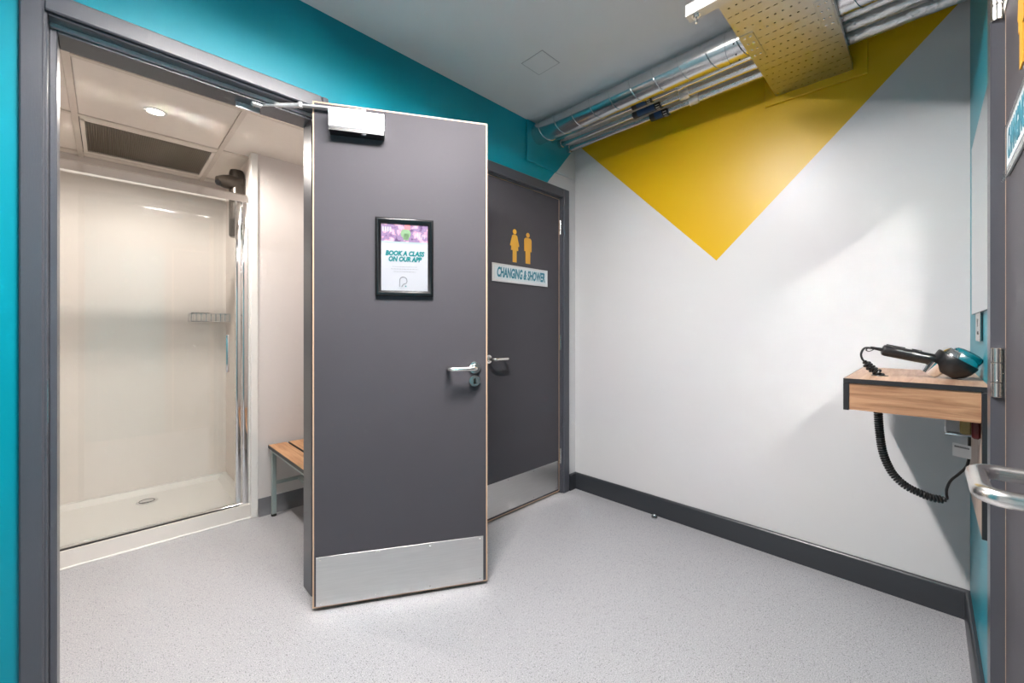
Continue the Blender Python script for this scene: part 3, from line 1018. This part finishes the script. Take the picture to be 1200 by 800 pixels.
# ------------------------------------------------------------------ services under the ceiling
DX, DZ, DR = 1.984, 2.395, 0.0645
YE0, YE1 = YC, YA - 0.012
du = thing('ventilation_duct', (DX, 0.8, DZ), 'thick spiral-wound steel ventilation duct along the ceiling above the yellow triangle', 'duct')
obj('duct_body', MB().lathe((DX, YE0, DZ), (0, 1, 0), [(0, DR), (0.5, DR), (1.0, DR), (YE1 - YE0, DR)], 40), M['duct'], du)
sp = []
pitch = 0.125
nt = int((YE1 - YE0) / pitch * 28)
for i in range(nt + 1):
    a = 2 * PI * i / 28
    sp.append((DX + (DR + 0.0006) * math.cos(a), YE1 - pitch * i / 28, DZ + (DR + 0.0006) * math.sin(a)))
obj('spiral_seam', MB().tube(sp, 0.0023, 6), M['duct'], du)
obj('joint_collar', MB().lathe((DX, 0.625, DZ), (0, 1, 0), [(0, DR), (0.001, DR + 0.003), (0.022, DR + 0.003), (0.023, DR)], 36, cap=False), M['duct'], du)
for a in (3.6, 4.3, 5.0):
    jc = MB().lathe((DX + DR * math.cos(a), 0.59, DZ + DR * math.sin(a)), (math.cos(a), 0, math.sin(a)), [(0, 0.004), (0.003, 0.003)], 8)
    obj('screw', jc, M['black'], du)


def foil_sleeve(x, z, r, y0, y1, amp, freq, seed, n=18):
    mb = MB()
    rows = max(4, int((y1 - y0) / 0.012))
    vs, fs = [], []
    for i in range(rows + 1):
        y = y0 + (y1 - y0) * i / rows
        for k in range(n):
            q = 2 * PI * k / n
            u = noise.noise(Vector((math.cos(q) * 2 + seed, y * freq, math.sin(q) * 2)))
            w = noise.noise(Vector((math.cos(q) * 0.8 + seed, y * freq * 0.35, math.sin(q) * 0.8 + 5)))
            rr = r * (1 + amp * (u + w))
            vs.append((x + rr * math.cos(q), y, z + rr * math.sin(q)))
    for i in range(rows):
        for k in range(n):
            k2 = (k + 1) % n
            fs.append([i * n + k, i * n + k2, (i + 1) * n + k2, (i + 1) * n + k])
    return mb.add(vs, fs)


TY0, TY1 = 0.237, 0.535      # cable tray edges
pipes = [(2.125, 2.40, 0.015, 'pipe', 'thin plated pipe running between the spiral duct and the foil lagged pipes'),
         (2.205, 2.40, 0.022, 'foil', 'foil lagged pipe in the middle of the ceiling services bundle'),
         (2.300, 2.40, 0.025, 'foil', 'foil lagged pipe lying closest to the yellow triangle wall')]
for i, (x, z, r, mk, lab) in enumerate(pipes):
    t = thing('service_pipe' if i == 0 else 'lagged_pipe', (x, 0.8, z), lab, 'pipe', 'foil lagged pipes' if i else None)
    if i == 0:
        obj('tube', MB().cyl((x, YE0, z), (x, YE1, z), r, 20), M['pipe'], t)
        obj('joint', MB().lathe((x, 0.89, z), (0, 1, 0), [(0, r), (0.002, r + 0.003), (0.03, r + 0.004), (0.035, r)], 18, cap=False), M['pipe'], t)
        obj('foil_wrap', foil_sleeve(x, z, r + 0.004, YE0 + 0.003, 0.30, 0.10, 22, 3.1), M['foilc'], t)
    else:
        obj('lagging', foil_sleeve(x, z, r, 0.28, YE1, 0.022, 14, i * 7.3), M['foil'], t)
        obj('foil_wrap', foil_sleeve(x, z, r + 0.002, YE0 + 0.003, 0.34, 0.10, 24, i * 3.7), M['foilc'], t)
        yj = 0.91 - 0.018 * i
        obj('foil_joint', foil_sleeve(x, z, r + 0.004, yj, yj + 0.05, 0.22, 60, i * 5.1), M['foilc'], t)
        obj('end_collar', MB().lathe((x, YE1 - 0.03, z), (0, 1, 0), [(0, r), (0.002, r + 0.004), (0.028, r + 0.004), (0.03, r)], 18, cap=False), M['foil'], t)
# blue and black tape label wrapped round the three pipes
pl_ = thing('pipe_label', (2.2, 1.12, 2.37), 'blue and black identification label wrapped round the ceiling pipes', 'label')


def sleeve(x, z, r, y0, y1, a0=PI * 1.02, a1=PI * 1.98, n=14):
    vs, fs = [], []
    for y in (y0, y1):
        for k in range(n + 1):
            a = a0 + (a1 - a0) * k / n
            for rr in (r, r + 0.0012):
                vs.append((x + rr * math.cos(a), y, z + rr * math.sin(a)))
    m_ = 2 * (n + 1)
    for k in range(n):
        i = 2 * k
        fs += [[i, i + 2, m_ + i + 2, m_ + i], [i + 1, m_ + i + 1, m_ + i + 3, i + 3], [i, i + 1, i + 3, i + 2], [m_ + i, m_ + i + 2, m_ + i + 3, m_ + i + 1]]
    fs += [[0, m_, m_ + 1, 1], [2 * n, 2 * n + 1, m_ + 2 * n + 1, m_ + 2 * n]]
    return MB().add(vs, fs)


for (x, z, r, mk, lab), (ya, yb) in zip(pipes, ((1.06, 1.18), (1.045, 1.215), (1.045, 1.155))):
    r += 0.004
    obj('black_band', sleeve(x, z, r, yb - 0.03, yb), M['black'], pl_)
    obj('black_band', sleeve(x, z, r, ya, ya + 0.035), M['black'], pl_)
    obj('blue_band', sleeve(x, z, r, ya + 0.035, yb - 0.03), M['blue'], pl_)
    for a in (PI * 1.15, PI * 1.30, PI * 1.45, PI * 1.60, PI * 1.75):
        obj('white_tick', sleeve(x, z, r + 0.0013, ya + 0.008, ya + 0.027, a, a + 0.11, 2), M['whiteplastic'], pl_)

# perforated cable tray
TZ = 2.303
ct = thing('cable_tray', (1.5, 0.392, TZ), 'wide perforated steel cable tray crossing under the pipes to the yellow wall', 'cable tray')
tb = MB()
NY, PX = 12, 0.05
wy = (TY1 - TY0) / NY
x_end = XB - 0.012
TX0 = 0.25
rows = int((x_end - TX0) / PX)
hv = {}


def cell(xa, xb, ya, yb, cx, cy, hx_, hy_, hole=True):
    if not hole:
        tb.add([(xa, ya, TZ), (xb, ya, TZ), (xb, yb, TZ), (xa, yb, TZ)], [[0, 1, 2, 3]])
        return
    mx, my = (xa + xb) / 2, (ya + yb) / 2
    out = [(xb, my), (xb, yb), (mx, yb), (xa, yb), (xa, my), (xa, ya), (mx, ya), (xb, ya)]
    inn = [(cx + hx_ * math.cos(k * PI / 4), cy + hy_ * math.sin(k * PI / 4)) for k in range(8)]
    inn = [(cx + hx_ * max(-1, min(1, 1.5 * math.cos(k * PI / 4))), cy + hy_ * max(-1, min(1, 1.5 * math.sin(k * PI / 4)))) for k in range(8)]
    vs = [(a, b, TZ) for a, b in out + inn]
    tb.add(vs, [[k, (k + 1) % 8, 8 + (k + 1) % 8, 8 + k] for k in range(8)])


for rI in range(rows):
    xb = x_end - rI * PX
    xa = xb - PX
    cx = (xa + xb) / 2
    ph = rI % 4                  # dots, slots, slots, dots
    dots = ph in (0, 3)
    stag = rI % 2 == 1
    off = wy / 2 if stag else 0
    if stag:
        cell(xa, xb, TY0, TY0 + wy / 2, 0, 0, 0, 0, False)
        cell(xa, xb, TY1 - wy / 2, TY1, 0, 0, 0, 0, False)
    for k in range(NY - (1 if stag else 0)):
        ya = TY0 + off + k * wy
        yb = ya + wy
        edge_slot = (not dots) and not stag and k in (0,)
        if dots:
            cell(xa, xb, ya, yb, cx, (ya + yb) / 2, 0.0036, 0.0036)
        else:
            cell(xa, xb, ya, yb, cx, (ya + yb) / 2, 0.0022, 0.0112 if edge_slot else 0.0068)
cell(TX0, x_end - rows * PX, TY0, TY1, 0, 0, 0, 0, False)
bed = obj('tray_bed', tb, M['galv'], ct, smooth=0)
sd = bed.modifiers.new('sheet', 'SOLIDIFY')
sd.thickness = 0.0012
sd.offset = 0
for y0, y1 in ((TY0, TY0 + 0.0014), (TY1 - 0.0014, TY1)):
    obj('side_flange', bx(TX0, x_end, y0, y1, TZ + 0.0007, TZ + 0.0255), M['galv'], ct)
def splice(x0, x1, y0, y1):
    s_ = obj('splice_plate', bx(x0, x1, y0, y1, TZ - 0.0034, TZ - 0.0009, bevel=0.0008), M['galv'], ct)
    for i in range(4):
        for yy in (y0 + (y1 - y0) * 0.3, y0 + (y1 - y0) * 0.72):
            bm_ = MB().lathe((x0 + (x1 - x0) * (0.12 + 0.25 * i), yy, TZ - 0.0034), (0, 0, -1), [(0, 0.0052), (0.002, 0.0046), (0.003, 0.002)], 10)
            obj('bolt', bm_, M['satin'], s_)


splice(1.80, 1.99, TY1 - 0.052, TY1 - 0.004)
splice(1.80, 1.99, TY0 + 0.004, TY0 + 0.052)
for i in range(13):  # mostly black cables, packed in to darken the tray holes
    yy = TY0 + 0.022 + i * 0.0212
    rr = (0.0095, 0.0105, 0.0085)[i % 3]
    pts = [(TX0 + 0.05 + (x_end - TX0 - 0.06) * j / 14, yy + 0.0012 * math.sin(j * 1.3 + i), TZ + 0.0015 + rr) for j in range(15)]
    obj('cable', MB().tube(pts, rr, 7), M['greyplastic'] if i in (3, 10) else M['black'], ct)

# channel hanger below the tray
st = thing('tray_hanger', (1.52, 0.4, 2.30), 'galvanised channel hanger with threaded rod below the cable tray', 'bracket')
hx0, hx1 = 1.485, 1.526
hm = MB()
HB = TZ - 0.043
hm.box(hx0, hx1, 0.19, 0.615, HB, HB + 0.0025).box(hx0, hx0 + 0.0025, 0.19, 0.615, HB + 0.0025, TZ - 0.002).box(hx1 - 0.0025, hx1, 0.19, 0.615, HB + 0.0025, TZ - 0.002)
obj('channel', hm, M['galv'], st)
for y in (0.585, 0.215):
    xm = (hx0 + hx1) / 2
    rd = obj('threaded_rod', MB().cyl((xm, y, HB - 0.028), (xm, y, ZC), 0.0045, 12), M['satin'], st)
    nm = MB().lathe((xm, y, HB - 0.010), (0, 0, 1), [(0, 0.0095), (0.0085, 0.0095)], 6).lathe((xm, y, HB - 0.0013), (0, 0, 1), [(0, 0.015), (0.0012, 0.015)], 18)
    obj('nut', nm, M['satin'], rd)

# ceiling batten light (out of frame above), the light of this room
LY, LX0, LX1 = 0.80, 0.05, 0.95
bt = thing('ceiling_batten', (0.6, LY, ZC), 'long white ceiling batten light over the middle of the room', 'light')
obj('housing', bx(LX0 - 0.02, LX1 + 0.02, LY - 0.043, LY + 0.043, ZC - 0.034, ZC, bevel=0.004).box(LX0 - 0.02, LX1 + 0.02, LY - 0.043, LY - 0.032, ZC - 0.0495, ZC - 0.034).box(LX0 - 0.02, LX1 + 0.02, LY + 0.032, LY + 0.043, ZC - 0.0495, ZC - 0.034), M['whiteplastic'], bt)
obj('diffuser', bx(LX0, LX1, LY - 0.031, LY + 0.031, ZC - 0.040, ZC - 0.034), M['diff'], bt)

# ------------------------------------------------------------------ mirror, socket, hairdryer shelf
MX0, MX1, MZ0, MZ1 = 1.575, 2.18, 1.185, 1.77
mr = thing('wall_mirror', (1.86, YC, MZ0), 'frameless rectangular wall mirror above the shelf beside the grey door', 'mirror')
obj('mirror_glass', bx(MX0, MX1, YC + 0.001, YC + 0.0065, MZ0, MZ1), M['mirroredge'], mr)
obj('silvered_face', bx(MX0 + 0.0015, MX1 - 0.0015, YC + 0.0066, YC + 0.0072, MZ0 + 0.0015, MZ1 - 0.0015), M['mirror'], mr)

so = thing('shaver_socket', (1.90, YC, 1.1), 'small steel shaver socket on the teal wall under the mirror', 'socket')
obj('back_box', bx(1.862, 2.018, YC + 0.0005, YC + 0.0035, 1.098, 1.182), M['black'], so)
obj('face_plate', bx(1.86, 2.02, YC + 0.0036, YC + 0.0062, 1.096, 1.184, bevel=0.001), M['satin'], so)
for px_, pz_ in ((1.92, 1.122), (1.94, 1.122), (1.96, 1.122)):
    obj('pin_hole', MB().lathe((px_, YC + 0.0062, pz_), (0, 1, 0), [(0, 0.006), (0.0004, 0.006)], 10), M['black'], so)
obj('voltage_mark', MB().prism([(1.1415, 1.95), (1.166, 1.930), (1.166, 1.970)], 1, YC + 0.0062, YC + 0.0066), M['black'], so)

# shelf unit
S0, S1 = 1.65, 2.21           # along the wall
SY0, SY1 = YC, 0.188           # from the wall into the room
ST, SBOT = 0.980, 0.883
shf = thing('hairdryer_shelf', (1.82, YC, 0.59), 'wooden wall shelf with black edging carrying the hairdryer', 'shelf')
HX, HY, HR = 1.822, 0.1125, 0.0145     # cable hole
tbm = MB().box(S0 + 0.002, HX - HR, SY0, SY1 - 0.002, ST - 0.014, ST).box(HX + HR, S1, SY0, SY1 - 0.002, ST - 0.014, ST)
tbm.box(HX - HR, HX + HR, SY0, HY - HR, ST - 0.014, ST).box(HX - HR, HX + HR, HY + HR, SY1 - 0.002, ST - 0.014, ST)
tp = obj('top_board', tbm, M['woodX'], shf)
eb = MB().box(S0, S0 + 0.002, SY0, SY1, ST - 0.014, ST - 0.0003).box(S0 + 0.002, S1, SY1 - 0.002, SY1, ST - 0.014, ST - 0.0003)
obj('edge_band', eb, M['edge'], tp)
fp = obj('front_panel', bx(S0 + 0.003, S0 + 0.019, SY0 + 0.016, SY1 - 0.014, SBOT, ST - 0.0145), M['woodY'], shf)
sp_ = obj('side_panel', bx(S0 + 0.002, S1, SY1 - 0.0135, SY1, SBOT - 0.002, ST - 0.0145), M['woodX'], shf)
obj('edge_band', bx(S0, S0 + 0.002, SY1 - 0.0135, SY1, SBOT - 0.002, ST - 0.0145), M['edge'], sp_)
bp_ = obj('back_panel', bx(S0 + 0.002, S1, SY0, SY0 + 0.0145, 0.576, ST - 0.0145), M['woodZ'], shf)
obj('edge_band', bx(S0 - 0.002, S0 + 0.002, SY0, SY0 + 0.0155, 0.576, ST - 0.0145, bevel=0.0015), M['edge'], bp_)
# cable hole liner
obj('grommet', MB().lathe((HX, HY, ST - 0.014), (0, 0, 1), [(0, 0.0138), (0.0145, 0.0138), (0.0156, 0.0150), (0.0156, 0.0215), (0.0142, 0.0222)], 24, cap=False), M['black'], tp)

# hairdryer lying on the shelf
hd_ = thing('hairdryer', (1.86, -0.03, ST), 'black hairdryer with teal and chrome tail lying on the wooden shelf', 'hairdryer')
C0 = Vector((1.862, -0.056, 1.0285))
ax = Vector((0.0, -0.58, 0.81)).normalized()
obj('barrel', MB().lathe(C0, ax, [(-0.040, 0.026), (-0.034, 0.034), (-0.022, 0.044), (-0.006, 0.0495), (0.012, 0.0515), (0.016, 0.0505), (0.018, 0.047)], 36), M['black'], hd_)
obj('tail_ring', MB().lathe(C0, ax, [(0.0175, 0.0470), (0.026, 0.0455), (0.034, 0.041), (0.036, 0.036)], 36), M['chrome'], hd_)
obj('tail_cap', MB().lathe(C0 + Vector((0, -0.012, 0)), ax, [(0.012, 0.036), (0.030, 0.036), (0.038, 0.0315), (0.042, 0.020), (0.043, 0.004)], 32), M['tealp'], hd_)
vt = MB()
for a in range(-3, 4):
    side = ax.cross(Vector((1, 0, 0))).normalized()
    p = C0 + ax * 0.0375 + side * a * 0.0085
    vt.tube([p + Vector((-0.024, 0, 0)), p + ax * 0.003, p + Vector((0.024, 0, 0))], 0.0016, 6)
obj('intake_rib', vt, M['chrome'], hd_)
obj('nozzle', MB().lathe((1.858, -0.022, 1.0225), (-0.05, 0.46, -0.62), [(0, 0.030), (0.012, 0.0265), (0.030, 0.0215), (0.038, 0.0190)], 30), M['chrome'], hd_)
hp0, hp1 = C0 + Vector((-0.006, 0.030, 0.006)), Vector((1.830, 0.108, 1.066))
dv = hp1 - hp0
obj('handle', MB().lathe(hp0, dv, [(0, 0.0175), (dv.length * 0.30, 0.0182), (dv.length * 0.45, 0.0188), (dv.length * 0.93, 0.0190), (dv.length * 0.985, 0.0165), (dv.length, 0.011)], 24), M['black'], hd_)
up = Vector((0, 0, 1)) - dv.normalized() * dv.normalized().z
up.normalize()
sw = hp0 + dv * 0.42 + up * 0.0165
dn = dv.normalized()
obj('switch', MB().cyl(sw - dn * 0.012, sw + dn * 0.012, 0.0055, 12).cyl(hp0 + dv * 0.62 + up * 0.0165, hp0 + dv * 0.95 + up * 0.0165, 0.005, 12), M['black'], hd_)


def bez(p, n=16):
    """Catmull-Rom through p."""
    p = [Vector(q_) for q_ in p]
    P = [p[0] * 2 - p[1]] + p + [p[-1] * 2 - p[-2]]
    out = []
    for i in range(1, len(P) - 2):
        for k in range(n):
            t = k / n
            a, b, c, d_ = P[i - 1], P[i], P[i + 1], P[i + 2]
            out.append(0.5 * ((2 * b) + (c - a) * t + (2 * a - 5 * b + 4 * c - d_) * t * t + (3 * b - a - 3 * c + d_) * t ** 3))
    out.append(P[-2])
    return out


def coil(path, R, pitch, per=12):
    """Helix wound round a path."""
    path = [Vector(q_) for q_ in path]
    L = [0]
    for i in range(1, len(path)):
        L.append(L[-1] + (path[i] - path[i - 1]).length)
    tot = L[-1]
    N = int(tot / pitch * per)
    out = []
    nrm = None
    j = 0
    for i in range(N + 1):
        s = tot * i / N
        while j < len(L) - 2 and L[j + 1] < s:
            j += 1
        f = (s - L[j]) / max(1e-9, L[j + 1] - L[j])
        c = path[j].lerp(path[j + 1], f)
        tg = (path[j + 1] - path[j]).normalized()
        nrm = tg.orthogonal().normalized() if nrm is None else (nrm - tg * nrm.dot(tg)).normalized()
        bi = tg.cross(nrm)
        a = 2 * PI * i / per
        ease = min(1, i / per, (N - i) / per)
        out.append(c + (nrm * math.cos(a) + bi * math.sin(a)) * R * (0.35 + 0.65 * ease))
    return out


# the coiled lead: one continuous cord, its parts are the straight and coiled runs
cd = thing('coiled_cord', (1.82, 0.11, 0.61), 'black coiled hairdryer cord hanging in a loop below the wooden shelf', 'cord')
lead = bez([hp1 - dn * 0.004, hp1 + dn * 0.018 + Vector((0, 0, -0.002)), (1.826, 0.150, 1.071), (1.824, 0.160, 1.052), (1.823, 0.1575, 1.034), (1.823, 0.150, 1.024)], 8)
obj('lead', MB().tube(lead, 0.0032, 8), M['black'], cd)
obj('strain_relief', MB().cyl(hp1 - dn * 0.002, hp1 + dn * 0.030, 0.0062, 14, 0.0040), M['black'], cd)
tie = bez([(1.827, 0.142, 1.073), (1.825, 0.147, 1.064), (1.824, 0.140, 1.060), (1.825, 0.128, 1.066)], 6)
obj('loop', MB().tube(tie, 0.0018, 6), M['black'], cd)
c1 = bez([(1.823, 0.150, 1.026), (1.823, 0.142, 1.012), (1.822, 0.128, 0.998), (1.822, 0.114, 0.985), (1.822, 0.1125, 0.96)], 8)
obj('coil', MB().tube(coil(c1, 0.0100, 0.0098), 0.0040, 6), M['black'], cd)
c2_ = bez([(1.822, 0.1130, 0.955), (1.822, 0.1165, 0.86), (1.822, 0.111, 0.77), (1.822, 0.101, 0.712), (1.822, 0.080, 0.662), (1.822, 0.050, 0.632), (1.822, 0.018, 0.618), (1.822, -0.010, 0.611), (1.822, -0.037, 0.613)], 10)
obj('coil', MB().tube(coil(c2_, 0.0092, 0.0074), 0.0035, 6), M['black'], cd)
c3 = bez([(1.822, -0.030, 0.617), (1.822, -0.040, 0.617), (1.822, -0.039, 0.632), (1.820, -0.040, 0.650), (1.818, -0.048, 0.676), (1.815, -0.064, 0.700), (1.810, -0.079, 0.727), (1.806, -0.084, 0.760), (1.804, -0.085, 0.833)], 8)
obj('lead', MB().tube(c3, 0.0036, 8), M['black'], cd)

jb = thing('connection_box', (1.80, YC + 0.05, 0.826), 'clear and grey connection box on the panel under the wooden shelf', 'socket')
obj('housing', bx(1.755, 1.845, YC + 0.046, -0.036, 0.832, 0.892, bevel=0.003), M['greyplastic'], jb)
obj('bracket', bx(1.750, 1.850, YC + 0.0147, -0.034, 0.826, 0.8318, bevel=0.001), M['chrome'], jb)
obj('back_plate', bx(1.76, 1.84, YC + 0.0147, YC + 0.0458, 0.834, 0.892, bevel=0.002), M['whiteplastic'], jb)
obj('yellow_plug', bx(1.715, 1.748, YC + 0.030, YC + 0.052, 0.838, 0.892, bevel=0.003), M['brass'], jb, label='yellow plug')
obj('red_plug', bx(1.690, 1.714, YC + 0.0148, YC + 0.031, 0.832, 0.892, bevel=0.004), M['red'], jb, label='dark red plug')

tg_ = thing('cord_tag', (1.80, -0.06, 0.755), 'white paper tag tied to the black cord under the shelf', 'tag')
tm2 = frame_matrix((1.799, -0.051, 0.757), Vector((-0.12, -1, -0.10)).normalized(), (1, -0.12, 0))
obj('paper', bx(0, 0.038, -0.0006, 0.0006, 0, 0.038).xf(tm2), M['tagpaper'], tg_)
tl = MB()
for i in range(9):
    tl.box(0.004 + i * 0.0034, 0.0065 + i * 0.0034, -0.0009, -0.0006, 0.027, 0.032)
obj('printed_line', tl.xf(tm2), M['ink_dark'], tg_)

# chrome door stop on the floor
ds = thing('door_stop', (2.345, 1.157, 0), 'small chrome dome door stop on the floor by the skirting', 'door stop')
obj('dome', MB().lathe((2.345, 1.157, 0), (0, 0, 1), [(0, 0.017), (0.006, 0.017), (0.007, 0.015), (0.018, 0.0145), (0.024, 0.011), (0.027, 0.005), (0.0275, 0.001)], 24), M['chrome'], ds)
obj('buffer', MB().lathe((2.345, 1.157, 0.009), (0, 0, 1), [(0, 0.0152), (0.001, 0.0168), (0.007, 0.0168), (0.008, 0.0148)], 24, cap=False), M['rubber'], ds)
